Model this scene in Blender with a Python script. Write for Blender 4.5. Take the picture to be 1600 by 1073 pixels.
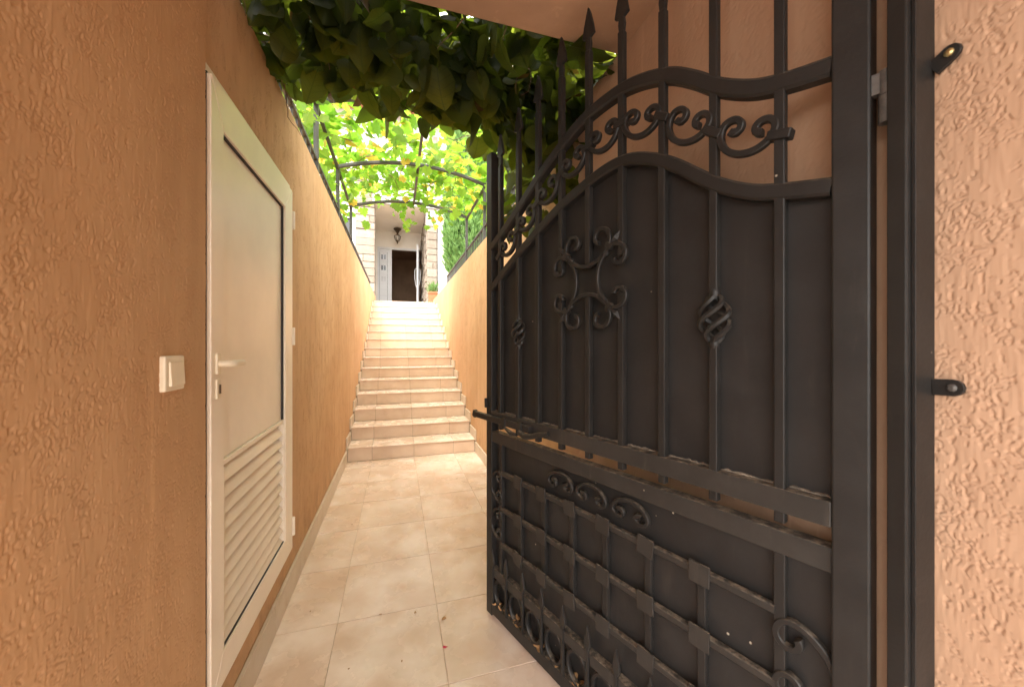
import bpy, math, random
import numpy as np
from mathutils import Vector, Matrix, Quaternion, noise as mnoise

for o in list(bpy.data.objects): bpy.data.objects.remove(o)
scene = bpy.context.scene
C = scene.collection
R = math.radians
rng = random.Random(7)

# ------------------------------------------------------------------ camera
cam_data = bpy.data.cameras.new('camera'); cam = bpy.data.objects.new('camera', cam_data); C.objects.link(cam)
cam.location = (0, 0, 1.29)
cam.rotation_euler = (R(90), 0, -math.atan(180 / 590))
cam_data.sensor_width = 36; cam_data.lens = 590 / 1600 * 36
cam_data.clip_start = 0.02; cam_data.clip_end = 500
cam_data.dof.use_dof = True; cam_data.dof.focus_distance = 2.4; cam_data.dof.aperture_fstop = 5.0
scene.camera = cam

# ------------------------------------------------------------------ sky, sun, exposure
SUN_EL, SUN_AZ = R(56), math.atan2(-0.45, -0.90)          # high, behind and a little left of the viewer
world = bpy.data.worlds.new('World'); scene.world = world; world.use_nodes = True
wn, wl = world.node_tree.nodes, world.node_tree.links
wn.clear()
sky = wn.new('ShaderNodeTexSky'); sky.sky_type = 'NISHITA'; sky.sun_disc = False
sky.sun_elevation = SUN_EL; sky.sun_rotation = SUN_AZ; sky.dust_density = 3.0; sky.ozone_density = 1.0
cl_m = wn.new('ShaderNodeMix'); cl_m.data_type = 'RGBA'; cl_m.inputs[7].default_value = (8.2, 7.9, 7.4, 1)   # bright thin overcast
wbg = wn.new('ShaderNodeBackground'); wbg.inputs[1].default_value = 0.15
wout = wn.new('ShaderNodeOutputWorld')
cl_m.inputs[0].default_value = 0.8; wl.new(sky.outputs[0], cl_m.inputs[6])
wl.new(cl_m.outputs[2], wbg.inputs[0]); wl.new(wbg.outputs[0], wout.inputs[0])
sun_d = bpy.data.lights.new('sun', 'SUN'); sun_d.energy = 0.7; sun_d.angle = R(14); sun_d.color = (1, 0.94, 0.84)
sun = bpy.data.objects.new('sun', sun_d); C.objects.link(sun)
S = Vector((math.sin(SUN_AZ) * math.cos(SUN_EL), math.cos(SUN_AZ) * math.cos(SUN_EL), math.sin(SUN_EL)))
sun.rotation_euler = S.to_track_quat('Z', 'Y').to_euler()
vs = scene.view_settings
vs.view_transform = 'Standard'; vs.look = 'None'; vs.gamma = 1; vs.use_curve_mapping = False
vs.exposure = 2.9
scene.cycles.max_bounces = 7; scene.cycles.diffuse_bounces = 5; scene.cycles.transmission_bounces = 5
scene.cycles.use_denoising = True; scene.cycles.adaptive_threshold = 0.01

# ------------------------------------------------------------------ materials
MATS = {}
class Nt:
    def __init__(s, name):
        s.m = bpy.data.materials.new(name); s.m.use_nodes = True
        s.t = s.m.node_tree; s.n = s.t.nodes; s.l = s.t.links; s.n.clear()
        s.out = s.n.new('ShaderNodeOutputMaterial'); s.b = s.n.new('ShaderNodeBsdfPrincipled')
        s.l.new(s.b.outputs[0], s.out.inputs[0]); MATS[name] = s.m
    def node(s, k, **kw):
        x = s.n.new(k)
        for a, v in kw.items(): setattr(x, a, v)
        return x
    def put(s, sock, v):
        if isinstance(v, bpy.types.NodeSocket): s.l.new(v, sock)
        elif isinstance(v, tuple) and len(v) == 3 and sock.type == 'RGBA': sock.default_value = (*v, 1)
        else: sock.default_value = v
    def coord(s, kind='Object', scale=(1, 1, 1), loc=None):
        tc = s.node('ShaderNodeTexCoord'); mp = s.node('ShaderNodeMapping'); mp.inputs['Scale'].default_value = scale
        s.l.new(tc.outputs[kind], mp.inputs[0])
        if loc is not None: s.put(mp.inputs['Location'], loc)
        return mp.outputs[0]
    def noise(s, vec, scale, detail=3, rough=.5, dist=0):
        x = s.node('ShaderNodeTexNoise'); s.l.new(vec, x.inputs['Vector'])
        x.inputs['Scale'].default_value = scale; x.inputs['Detail'].default_value = detail
        x.inputs['Roughness'].default_value = rough; x.inputs['Distortion'].default_value = dist
        return x.outputs['Fac']
    def ramp(s, fac, a, b, lo=0., hi=1., smooth=True):
        x = s.node('ShaderNodeMapRange'); x.interpolation_type = 'SMOOTHSTEP' if smooth else 'LINEAR'
        s.put(x.inputs[0], fac); s.put(x.inputs[1], a); s.put(x.inputs[2], b); s.put(x.inputs[3], lo); s.put(x.inputs[4], hi)
        return x.outputs[0]
    def math(s, op, a, b=0., c=0.):
        x = s.node('ShaderNodeMath', operation=op); s.put(x.inputs[0], a); s.put(x.inputs[1], b); s.put(x.inputs[2], c)
        return x.outputs[0]
    def mix(s, fac, a, b, mode='MIX'):
        x = s.node('ShaderNodeMix', data_type='RGBA', blend_type=mode)
        s.put(x.inputs[0], fac); s.put(x.inputs[6], a); s.put(x.inputs[7], b)
        return x.outputs[2]
    def bump(s, h, strength=.5, dist=.002):
        x = s.node('ShaderNodeBump'); x.inputs['Strength'].default_value = strength; x.inputs['Distance'].default_value = dist
        s.put(x.inputs['Height'], h); s.l.new(x.outputs[0], s.b.inputs['Normal']); return x
    def set(s, **kw):
        for k, v in kw.items(): s.put(s.b.inputs[k.replace('_', ' ')], v)
        return s
    def random(s):
        oi = s.node('ShaderNodeObjectInfo'); return oi.outputs['Random']

def stucco(name, col1, col2, relief):
    t = Nt(name)
    w = t.coord('Object', (1, 1, 1))
    big = t.ramp(t.noise(w, 1.7, 3, .6), .3, .7)
    streak = t.ramp(t.noise(t.coord('Object', (6, 6, .5)), 1.6, 3, .6), .35, .75)
    c = t.mix(t.math('MULTIPLY', big, .75), col1, col2)
    c = t.mix(t.math('MULTIPLY', streak, .32), c, tuple(x * .74 for x in col1))
    dr = t.ramp(t.noise(t.coord('Object', (14, 14, .7)), 1.3, 4, .65), .60, .74)
    c = t.mix(t.math('MULTIPLY', dr, .28), c, tuple(min(1, x * 1.3) for x in col2))
    sz = t.node('ShaderNodeSeparateXYZ'); t.l.new(w, sz.inputs[0])
    low = t.math('MULTIPLY', t.ramp(sz.outputs['Z'], .02, .5, 1, 0), t.ramp(t.noise(w, 7, 4, .65), .42, .68))      # splash dirt at the foot
    c = t.mix(t.math('MULTIPLY', low, .45), c, (.27, .175, .095))
    t.set(Base_Color=c, Roughness=.9, Specular_IOR_Level=.2)
    if relief:
        v = t.coord('Object', (1, 1, .45))
        a = t.noise(v, 80, 2.0, .6, .5)
        g1 = t.ramp(t.math('ABSOLUTE', t.math('SUBTRACT', a, .5)), 0.0, 0.06, 1, 0)
        m1 = t.ramp(t.noise(v, 22, 1, .6), .48, .60)
        t.bump(t.math('SUBTRACT', t.math('MULTIPLY', a, .6), t.math('MULTIPLY', g1, m1)), .85, .0032)
OR1, OR2 = (.555, .337, .178), (.63, .405, .228)
stucco('stucco_near', OR1, OR2, False)
stucco('stucco_street_lit', (.48, .30, .195), (.55, .36, .245), False)  # pinker copy of the stucco, cooler street light mixed into its colour
stucco('stucco', OR1, OR2, True)

def simple(name, col, rough=.5, metallic=0, var=.12, scale=6, bump=None, spec=.5):
    t = Nt(name); w = t.coord('Object')
    n = t.ramp(t.noise(w, scale, 5, .6), .3, .7)
    c = t.mix(n, tuple(x * (1 - var) for x in col), tuple(min(1, x * (1 + var)) for x in col))
    t.set(Base_Color=c, Roughness=rough, Metallic=metallic, Specular_IOR_Level=spec)
    if bump: t.bump(t.noise(w, bump[0], 4, .6), bump[1], bump[2])
    return t

# painted iron: charcoal with dust, chips, brush relief
def iron(name, col, dust, rough, chips=True, dent=0, worn=.2):
    t = Nt(name); w = t.coord('Object')
    n = t.ramp(t.noise(w, 9, 6, .65), .3, .75)
    c = t.mix(n, tuple(x * .82 for x in col), tuple(x * 1.18 for x in col))
    geo = t.node('ShaderNodeNewGeometry')
    sx = t.node('ShaderNodeSeparateXYZ'); t.l.new(geo.outputs['Normal'], sx.inputs[0])
    up = t.ramp(sx.outputs['Z'], .35, .95)                         # dust settles on surfaces that face up
    dn = t.ramp(t.noise(w, 55, 5, .7), .35, .7)
    c = t.mix(t.math('MULTIPLY', up, t.math('MULTIPLY', dn, dust)), c, (.30, .235, .17))
    smear = t.ramp(t.noise(t.coord('Object', (5, 5, .8)), 5, 5, .7), .55, .8)
    c = t.mix(t.math('MULTIPLY', smear, worn), c, (.085, .070, .056))
    if chips:
        vo = t.node('ShaderNodeTexVoronoi'); vo.inputs['Scale'].default_value = 17; t.l.new(w, vo.inputs['Vector'])
        sel = t.ramp(t.noise(w, 6, 2, .5), .57, .6)
        ch = t.math('MULTIPLY', t.ramp(vo.outputs['Distance'], .045, .065, 1, 0), sel)
        c = t.mix(t.math('MULTIPLY', ch, .8), c, (.42, .36, .28))
    t.set(Base_Color=c, Roughness=rough, Specular_IOR_Level=.28)
    hgt = t.noise(w, 90, 3, .6)
    if dent: hgt = t.math('ADD', hgt, t.math('MULTIPLY', t.noise(w, 3.2, 2, .5), dent))
    t.bump(hgt, .4, .0012)
iron('iron', (.0190, .0174, .0164), .45, .44)
iron('iron_worn', (.032, .0285, .0255), .75, .46, True, 0, .55)
iron('iron_sheet', (.0215, .0198, .0190), .3, .46, True, 9, .18)
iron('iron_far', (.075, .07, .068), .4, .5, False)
simple('steel', (.11, .105, .10), .5, .5, .25, 40, (80, .3, .001))
simple('brass', (.62, .50, .24), .35, .9, .15, 60)

# ceramic floor tile, each tile with its own cloud pattern
def tile(name, base, vein, pale, rough):
    t = Nt(name)
    rnd = t.random()
    comb = t.node('ShaderNodeCombineXYZ')
    t.put(comb.inputs[0], t.math('MULTIPLY', rnd, 37.)); t.put(comb.inputs[1], t.math('MULTIPLY', rnd, 91.)); t.put(comb.inputs[2], t.math('MULTIPLY', rnd, 13.))
    w = t.coord('Object', (1, 1, 1), comb.outputs[0])
    n1 = t.ramp(t.noise(w, 4.0, 4, .55, .15), .30, .72)
    n3 = t.ramp(t.noise(w, 6.5, 4, .58, .1), .42, .82)
    n2 = n3
    c = t.mix(n1, base, pale)
    c = t.mix(t.math('MULTIPLY', n3, .62), c, vein)
    n4 = t.ramp(t.noise(w, 20, 4, .6), .5, .85)
    c = t.mix(t.math('MULTIPLY', n4, .16), c, tuple(x * .7 for x in vein))
    c = t.mix(t.math('MULTIPLY', rnd, .16), c, tuple(x * .82 for x in base))
    t.set(Base_Color=c, Roughness=t.ramp(n2, 0, 1, rough, rough + .12), Specular_IOR_Level=.5)
tile('floor_tile', (.68, .51, .39), (.60, .395, .255), (.85, .72, .62), .26)
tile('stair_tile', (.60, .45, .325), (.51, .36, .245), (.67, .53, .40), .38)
tile('skirt_tile', (.56, .46, .34), (.46, .35, .22), (.62, .53, .42), .35)
simple('grout', (.34, .26, .18), .9, 0, .15, 25)
simple('grout_floor', (.52, .395, .29), .9, 0, .15, 25)
simple('concrete', (.40, .38, .35), .9, 0, .12, 3, (60, .4, .004))
simple('asphalt', (.055, .054, .053), .93, 0, .2, 8, (90, .6, .006))
simple('soil', (.12, .085, .055), .95, 0, .3, 9, (30, .8, .02))
simple('cream', (.87, .785, .65), .32, 0, .05, 3, (200, .05, .0005))
simple('cream_slat', (.84, .75, .61), .36, 0, .05, 5)
simple('gasket_gap', (.022, .02, .018), .6)
simple('switch_cream', (.78, .70, .53), .38, 0, .03, 20)
simple('white_plaster', (.50, .485, .465), .85, 0, .05, 1.5, (70, .3, .003))
simple('porch_plaster', (.76, .715, .65), .85, 0, .05, 1.5, (70, .3, .003))
simple('white_paint', (.62, .63, .65), .4, 0, .04, 3)
simple('white_line', (.50, .51, .53), .5)
simple('door_brown', (.085, .048, .026), .55, 0, .25, 4)
simple('room_dark', (.34, .22, .14), .8, 0, .15, 2)
simple('dark_glass', (.03, .03, .033), .12, 0, .2, 4)
simple('bronze', (.075, .05, .03), .45, .6, .25, 20)
simple('terracotta', (.42, .115, .05), .8, 0, .12, 14, (60, .3, .002))
simple('bark', (.15, .105, .07), .9, 0, .35, 20, (40, .7, .006))
simple('twig', (.17, .10, .055), .85, 0, .35, 30)
simple('roof_tile', (.45, .18, .09), .8, 0, .2, 6)
simple('petal', (.62, .04, .09), .6)
simple('dry_leaf', (.36, .20, .085), .8, 0, .35, 30)
simple('pebble', (.30, .26, .20), .85, 0, .3, 60)
t = Nt('lamp_glass'); t.set(Base_Color=(.85, .83, .78), Roughness=.25, Transmission_Weight=.7)

def stone(name, a, b, c3):
    t = Nt(name); w = t.coord('Object')
    rnd = t.random()
    c = t.mix(rnd, a, b)
    c = t.mix(t.math('MULTIPLY', t.ramp(t.noise(w, 7, 6, .65, .7), .4, .7), .5), c, c3)
    t.set(Base_Color=c, Roughness=.9)
    t.bump(t.noise(w, 28, 6, .65), .8, .012)
stone('stone', (.20, .163, .128), (.29, .25, .205), (.155, .122, .092))

# leaves: front colour, light shining through the blade
def leaf_mat(name, cols, trans, tr_mix, rough=.4, autumn=None):
    t = Nt(name)
    geo = t.node('ShaderNodeNewGeometry')
    r = t.math('FRACT', t.math('ADD', t.random(), geo.outputs['Random Per Island']))
    r2 = t.math('FRACT', t.math('MULTIPLY', r, 7.31))
    w = t.coord('Object')
    mot = t.ramp(t.noise(w, 14, 4, .6), .35, .7)
    c = t.mix(r, cols[0], cols[1])
    c = t.mix(t.math('MULTIPLY', mot, .35), c, cols[2])
    tc = t.mix(r, trans[0], trans[1])
    if autumn:
        f = t.ramp(r2, 1 - autumn[0], 1 - autumn[0] + .03)
        c = t.mix(f, c, autumn[1]); tc = t.mix(f, tc, autumn[2])
    at = t.node('ShaderNodeAttribute', attribute_name='lc')
    sp = t.node('ShaderNodeSeparateXYZ'); t.l.new(at.outputs['Vector'], sp.inputs[0])
    ax = t.math('ABSOLUTE', sp.outputs['X'])
    rib = t.ramp(ax, .008, .026, 1, 0)
    wv = t.math('FRACT', t.math('MULTIPLY', t.math('SUBTRACT', sp.outputs['Z'], t.math('MULTIPLY', ax, .75)), 5.5))
    side = t.ramp(t.math('ABSOLUTE', t.math('SUBTRACT', wv, .5)), .02, .09, 1, 0)
    vein = t.math('MAXIMUM', rib, t.math('MULTIPLY', side, .7))
    c = t.mix(t.math('MULTIPLY', vein, .5), c, tuple(min(1, x*2.1) for x in cols[1])); tc = t.mix(t.math('MULTIPLY', vein, .55), tc, tuple(x*.55 for x in trans[0]))
    t.set(Base_Color=c, Roughness=rough, Specular_IOR_Level=.25)
    t.bump(t.math('SUBTRACT', t.math('MULTIPLY', mot, .5), vein), .3, .002)
    tr = t.node('ShaderNodeBsdfTranslucent'); t.put(tr.inputs[0], tc)
    mx = t.node('ShaderNodeMixShader'); mx.inputs[0].default_value = tr_mix
    t.l.new(t.b.outputs[0], mx.inputs[1]); t.l.new(tr.outputs[0], mx.inputs[2]); t.l.new(mx.outputs[0], t.out.inputs[0])
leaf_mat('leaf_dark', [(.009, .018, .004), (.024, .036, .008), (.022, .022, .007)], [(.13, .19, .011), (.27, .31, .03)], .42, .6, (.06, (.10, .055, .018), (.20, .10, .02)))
leaf_mat('leaf_grape', [(.075, .15, .025), (.12, .20, .035), (.15, .19, .04)], [(.19, .42, .03), (.35, .53, .05)], .62, .5, (.12, (.36, .26, .04), (.80, .60, .08)))
leaf_mat('leaf_cypress', [(.05, .12, .03), (.11, .19, .055), (.08, .15, .045)], [(.13, .30, .07), (.20, .40, .10)], .35, .6)

# ------------------------------------------------------------------ mesh helpers
class MB:
    def __init__(s): s.v = []; s.f = []
    def add(s, vs_, fs):
        o = len(s.v); s.v += [tuple(x) for x in vs_]; s.f += [tuple(o + i for i in f) for f in fs]; return s
    def box(s, x0, x1, y0, y1, z0, z1):
        return s.add([(x0,y0,z0),(x1,y0,z0),(x1,y1,z0),(x0,y1,z0),(x0,y0,z1),(x1,y0,z1),(x1,y1,z1),(x0,y1,z1)],
                     [(0,3,2,1),(4,5,6,7),(0,1,5,4),(1,2,6,5),(2,3,7,6),(3,0,4,7)])
    def beam(s, p, q, w, d, side=(0, 0, 1)):
        """box from p to q; w across `side` x axis, d along side"""
        p, q = Vector(p), Vector(q); ax = (q - p).normalized(); sd = Vector(side)
        if abs(ax.dot(sd)) > .98: sd = Vector((0, 1, 0))
        n = ax.cross(sd).normalized(); b = n.cross(ax).normalized()
        vv = []
        for c in (p, q):
            for i, j in ((-1,-1),(1,-1),(1,1),(-1,1)): vv.append(c + n * (i * w / 2) + b * (j * d / 2))
        return s.add(vv, [(0,3,2,1),(4,5,6,7),(0,1,5,4),(1,2,6,5),(2,3,7,6),(3,0,4,7)])
    def tube(s, pts, rad, n=8, b=None, rect=None, cap=True):
        """sweep; b = fixed plane normal (planar paths); rect=(in-plane, along b) for flat bar"""
        pts = [Vector(p) for p in pts]; m = len(pts); rows = []
        bb = Vector(b) if b is not None else None; prev = None
        for i, p in enumerate(pts):
            t = (pts[min(i + 1, m - 1)] - pts[max(i - 1, 0)]).normalized()
            if bb is not None: k = (bb - t * bb.dot(t)).normalized()
            else:
                k = prev if prev is not None else (Vector((0,0,1)) if abs(t.z) < .9 else Vector((1,0,0)))
                k = (k - t * k.dot(t)).normalized(); prev = k
            nn = k.cross(t).normalized()
            r = rad[i] if isinstance(rad, (list, tuple)) else rad
            if rect:
                sc = r
                ring = [p + nn * (x * rect[0] / 2 * sc) + k * (y * rect[1] / 2 * sc) for x, y in ((-1,-.7),(-.7,-1),(.7,-1),(1,-.7),(1,.7),(.7,1),(-.7,1),(-1,.7))]
            else: ring = [p + nn * (math.cos(2*math.pi*j/n) * r) + k * (math.sin(2*math.pi*j/n) * r) for j in range(n)]
            rows.append(ring)
        n = len(rows[0]); o = len(s.v)
        for ring in rows: s.v += [tuple(x) for x in ring]
        for i in range(m - 1):
            for j in range(n):
                a = o + i*n + j; c = o + i*n + (j+1) % n
                s.f.append((a, c, c + n, a + n))
        if cap:
            s.f.append(tuple(o + j for j in reversed(range(n)))); s.f.append(tuple(o + (m-1)*n + j for j in range(n)))
        return s
    def lathe(s, prof, cx, cy, n=16):
        o = len(s.v); m = len(prof)
        for r, z in prof:
            for j in range(n): s.v.append((cx + r*math.cos(2*math.pi*j/n), cy + r*math.sin(2*math.pi*j/n), z))
        for i in range(m-1):
            for j in range(n):
                a = o+i*n+j; c = o+i*n+(j+1) % n; s.f.append((a, c, c+n, a+n))
        s.f.append(tuple(o+j for j in reversed(range(n)))); s.f.append(tuple(o+(m-1)*n+j for j in range(n)))
        return s
    def prism(s, poly, y0, y1):
        """polygon in (x,z) extruded along y"""
        n = len(poly)
        vv = [(x, y0, z) for x, z in poly] + [(x, y1, z) for x, z in poly]
        ff = [tuple(range(n)), tuple(range(2*n-1, n-1, -1))] + [(i, i+n, (i+1) % n + n, (i+1) % n) for i in range(n)]
        return s.add(vv, ff)
    def ball(s, c, r, n=8, m=6, sc=(1,1,1)):
        prof = []
        o = len(s.v)
        for i in range(m+1):
            a = math.pi * i / m - math.pi/2
            for j in range(n):
                p = 2*math.pi*j/n
                s.v.append((c[0]+r*sc[0]*math.cos(a)*math.cos(p), c[1]+r*sc[1]*math.cos(a)*math.sin(p), c[2]+r*sc[2]*math.sin(a)))
        for i in range(m):
            for j in range(n):
                a_ = o+i*n+j; c_ = o+i*n+(j+1) % n; s.f.append((a_, c_, c_+n, a_+n))
        return s
    def mesh(s, name, mat, smooth=None):
        me = bpy.data.meshes.new(name); me.from_pydata(s.v, [], s.f); me.materials.append(MATS[mat])
        import bmesh
        bm = bmesh.new(); bm.from_mesh(me); bmesh.ops.recalc_face_normals(bm, faces=bm.faces); bm.to_mesh(me); bm.free()
        if smooth is not None:
            for p in me.polygons: p.use_smooth = True
            try: me.set_sharp_from_angle(angle=R(smooth))
            except Exception: pass
        return me
def pinv(parent): return (Matrix.Translation(parent.location) @ parent.rotation_euler.to_matrix().to_4x4()).inverted()
def obj(name, me, parent=None, local=False, bevel=0):
    """local=False: mesh is in world coordinates"""
    o = bpy.data.objects.new(name, me); C.objects.link(o)
    if parent is not None:
        o.parent = parent
        if not local:
            p = parent; mi = Matrix.Identity(4)
            if p.parent is None: mi = pinv(p) if p.type == 'EMPTY' else Matrix.Identity(4)
            o.matrix_parent_inverse = mi
    if bevel:
        b = o.modifiers.new('bevel', 'BEVEL'); b.width = bevel; b.segments = 2; b.limit_method = 'ANGLE'; b.angle_limit = R(40)
    return o
def tag(o, label, cat, group=None):
    o['label'] = label; o['category'] = cat
    if group: o['group'] = group
    return o
def thing(name, label, cat, loc, rot=0, group=None):
    o = bpy.data.objects.new(name, None); C.objects.link(o); o.location = loc; o.rotation_euler = (0, 0, rot)
    o.empty_display_size = .1
    return tag(o, label, cat, group)
def struct(name, mb, mat):
    o = obj(name, mb.mesh(name, mat)); o['kind'] = 'structure'; return o

# ------------------------------------------------------------------ constants of the place
XL, XR = -.53, .91            # passage walls
XLS, XRS = -.512, .89         # faces of the skirting
WTL, WTR = 2.50, 2.42         # wall tops
JX = [-.512, -.262, .188, .638, .89]
JY0, JYD = 1.441, .4615
N_ST, Y1, T_ST, R_ST = 15, 4.45, .345, .152
LAND = N_ST * R_ST
PF, PB, PFR = -.1, 1.42, -2.4           # gate portal ends; the unseen street-side ones are set to shape the light
SOFF = 2.53

# ------------------------------------------------------------------ ground, street, terraces
struct('street', MB().add([(-60,-60,-.13),(60,-60,-.13),(60,-3.6,-.13),(-60,-3.6,-.13)], [(0,1,2,3)]), 'asphalt')
struct('pavement', MB().box(-40, XL - .5, -3.6, PF, -.3, -.004).box(XL - .5, 40, -3.6, -.5, -.3, -.004), 'concrete')
struct('terrace_left', MB().box(-9, XL - .2, 1.5, 40, -.2, 2.26), 'soil')
struct('terrace_right', MB().box(XR + .2, 12, 1.5, 40, -.2, 2.26), 'soil')
struct('ground', MB().add([(-200,-60,-.35),(200,-60,-.35),(200,300,-.35),(-200,300,-.35)], [(0,1,2,3)]), 'soil')

floor = struct('tiled_floor', MB().box(XL - .5, XR, -.5, PF, -.12, -.0025).box(XL, XR, PF, Y1 + .02, -.12, -.0025), 'grout_floor')
tile_cache = {}
def tile_box(x0, x1, y0, y1, z0, z1, name, mat, parent, g=.0016, bev=.0012, rnd=True):
    """a tile as a centred mesh, alike tiles share data"""
    dx, dy, dz = x1-x0-2*g, y1-y0-(2*g), z1-z0
    key = (round(dx,4), round(dy,4), round(dz,4), mat)
    if key not in tile_cache:
        b = bev; vv = []
        m = MB()
        X, Y, Z = dx/2, dy/2, dz/2
        b = min(b, X*.5, Y*.5, Z*.5)
        # chamfered box: 24 verts via three shells
        pts = []
        for sx in (-1,1):
            for sy in (-1,1):
                for sz in (-1,1):
                    pts += [(sx*X, sy*(Y-b), sz*(Z-b)), (sx*(X-b), sy*Y, sz*(Z-b)), (sx*(X-b), sy*(Y-b), sz*Z)]
        import bmesh
        bm = bmesh.new()
        for p in pts: bm.verts.new(p)
        bmesh.ops.convex_hull(bm, input=bm.verts)
        bmesh.ops.dissolve_limit(bm, angle_limit=.02, verts=bm.verts, edges=bm.edges)
        me = bpy.data.meshes.new(name); bm.to_mesh(me); bm.free(); me.materials.append(MATS[mat])
        tile_cache[key] = me
    o = bpy.data.objects.new(name, tile_cache[key]); C.objects.link(o)
    o.parent = parent
    if parent is not None and parent.type == 'EMPTY' and parent.parent is None: o.matrix_parent_inverse = pinv(parent)
    o.location = ((x0+x1)/2, (y0+y1)/2, (z0+z1)/2)
    return o
ys = [JY0 + JYD * k for k in range(-5, 7)]
ys = [-.5] + [y for y in ys if y > -.45] + [Y1 - .005]
for i in range(len(ys) - 1):
    for j in range(4):
        x0, x1 = JX[j], JX[j+1]
        if j == 0: x0 = XL + .001
        if j == 3: x1 = XR - .001
        o = tile_box(x0, x1, ys[i], ys[i+1], -.012, 0, 'tile', 'floor_tile', floor, g=.0013)
        o.location.z += rng.uniform(-.0005, .0005)

# ------------------------------------------------------------------ walls
_pr = np.random.RandomState(12)
_perm = _pr.permutation(512); _perm = np.concatenate([_perm, _perm])
_ang = _pr.rand(512)*2*np.pi
def perlin(x, y, seed=0):
    xi = np.floor(x).astype(int); yi = np.floor(y).astype(int); xf = x-xi; yf = y-yi
    u = xf*xf*xf*(xf*(xf*6-15)+10); v = yf*yf*yf*(yf*(yf*6-15)+10)
    def g(ix, iy, dx, dy):
        h = _perm[(_perm[(ix+seed*17) & 511] + iy + seed*31) & 511]; a = _ang[h]; return np.cos(a)*dx + np.sin(a)*dy
    n00 = g(xi,yi,xf,yf); n10 = g(xi+1,yi,xf-1,yf); n01 = g(xi,yi+1,xf,yf-1); n11 = g(xi+1,yi+1,xf-1,yf-1)
    return (n00*(1-u)+n10*u)*(1-v) + (n01*(1-u)+n11*u)*v
def sstep(e0, e1, x):
    t_ = np.clip((x-e0)/(e1-e0), 0, 1); return t_*t_*(3-2*t_)
def stucco_height(y, z, amt=1.0):
    """bark-textured render: worm grooves and pits, trowel strokes, lumps (metres)"""
    wy = y + .008*perlin(y*46, z*36, 1); wz = z + .008*perlin(y*46, z*36, 2)
    n1 = perlin(wy*104, wz*50, 3); n2 = perlin(wy*96, wz*104, 4); n3 = perlin(wy*180, wz*84, 8)
    f1 = perlin(y*15, z*11, 5) + .5*perlin(y*41, z*33, 6); f2 = perlin(y*19, z*22, 7) + .5*perlin(y*47, z*41, 9)
    m1 = sstep(.07, .2, f1); m2 = sstep(.09, .22, f2)
    m3 = sstep(-.12, .08, perlin(y*8, z*8, 10) + .4*perlin(y*60, z*60, 14))
    g = np.maximum(sstep(.065, .02, np.abs(n1))*m1, np.maximum(sstep(.06, .02, np.abs(n2))*m2, sstep(.24, .34, n3)*m3*.9))
    strokes = perlin(y*200, z*24, 11)*.0010 + perlin(y*75, z*18, 12)*.0008
    lump = perlin(y*13, z*11, 13)*.0016
    return amt*(strokes + lump - .0032*g)
def wall_grid(x, sgn, y0, y1, z0, z1, thick, secs, mat, name, amt=1.0):
    """stuccoed wall: dense front sheet with real relief, box behind; secs = [(y_from, y_to, step)]; sgn = way the face looks along x"""
    me = bpy.data.meshes.new(name)
    Vs = []; Fs = []; off = 0
    for ya, yb, step in secs:
        ny = max(2, int((yb-ya)/step)); nz = max(2, int((z1-z0)/step))
        Yg, Zg = np.meshgrid(np.linspace(ya, yb, ny+1), np.linspace(z0, z1, nz+1), indexing='ij')
        H = stucco_height(Yg + (5.3 if sgn < 0 else 0), Zg, amt)
        Vs.append(np.stack([(x + sgn*H).ravel(), Yg.ravel(), Zg.ravel()], 1))
        idx = np.arange((ny+1)*(nz+1)).reshape(ny+1, nz+1) + off
        q = np.stack([idx[:-1,:-1], idx[1:,:-1], idx[1:,1:], idx[:-1,1:]], -1).reshape(-1, 4)
        Fs.append(q if sgn > 0 else q[:, ::-1]); off += (ny+1)*(nz+1)
    ns = sum(len(q) for q in Fs)
    xb = x - sgn*thick; xi = x - sgn*.006
    bv = np.array([(xi,y0,z0),(xi,y1,z0),(xi,y1,z1),(xi,y0,z1),(xb,y0,z0),(xb,y1,z0),(xb,y1,z1),(xb,y0,z1)])
    bq = np.array([(4,7,6,5),(0,4,5,1),(1,5,6,2),(2,6,7,3),(3,7,4,0),(0,1,2,3)]) + off
    if sgn < 0: bq = bq[:, ::-1]
    V = np.concatenate(Vs + [bv]); F = np.concatenate(Fs + [bq])
    me.vertices.add(len(V)); me.vertices.foreach_set('co', V.ravel().astype(np.float32))
    me.loops.add(F.size); me.loops.foreach_set('vertex_index', F.ravel().astype(np.int32))
    me.polygons.add(len(F)); me.polygons.foreach_set('loop_start', np.arange(0, F.size, 4, dtype=np.int32))
    sm = np.zeros(len(F), bool); sm[:ns] = True
    me.polygons.foreach_set('use_smooth', sm)
    me.update(calc_edges=True); me.materials.append(MATS[mat]); return me

# left gate pillar (near, carries the light switch)
PIL = XL + .018
o = obj('gate_pillar', wall_grid(PIL, 1, PF, 1.262, -.02, SOFF, .6, [(PF,.6,.006),(.6,1.262,.002)], 'stucco_near', 'gate_pillar', .45))
tag(o, 'tall orange stucco pillar nearest the viewer, left of the cream door', 'pillar')

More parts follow.
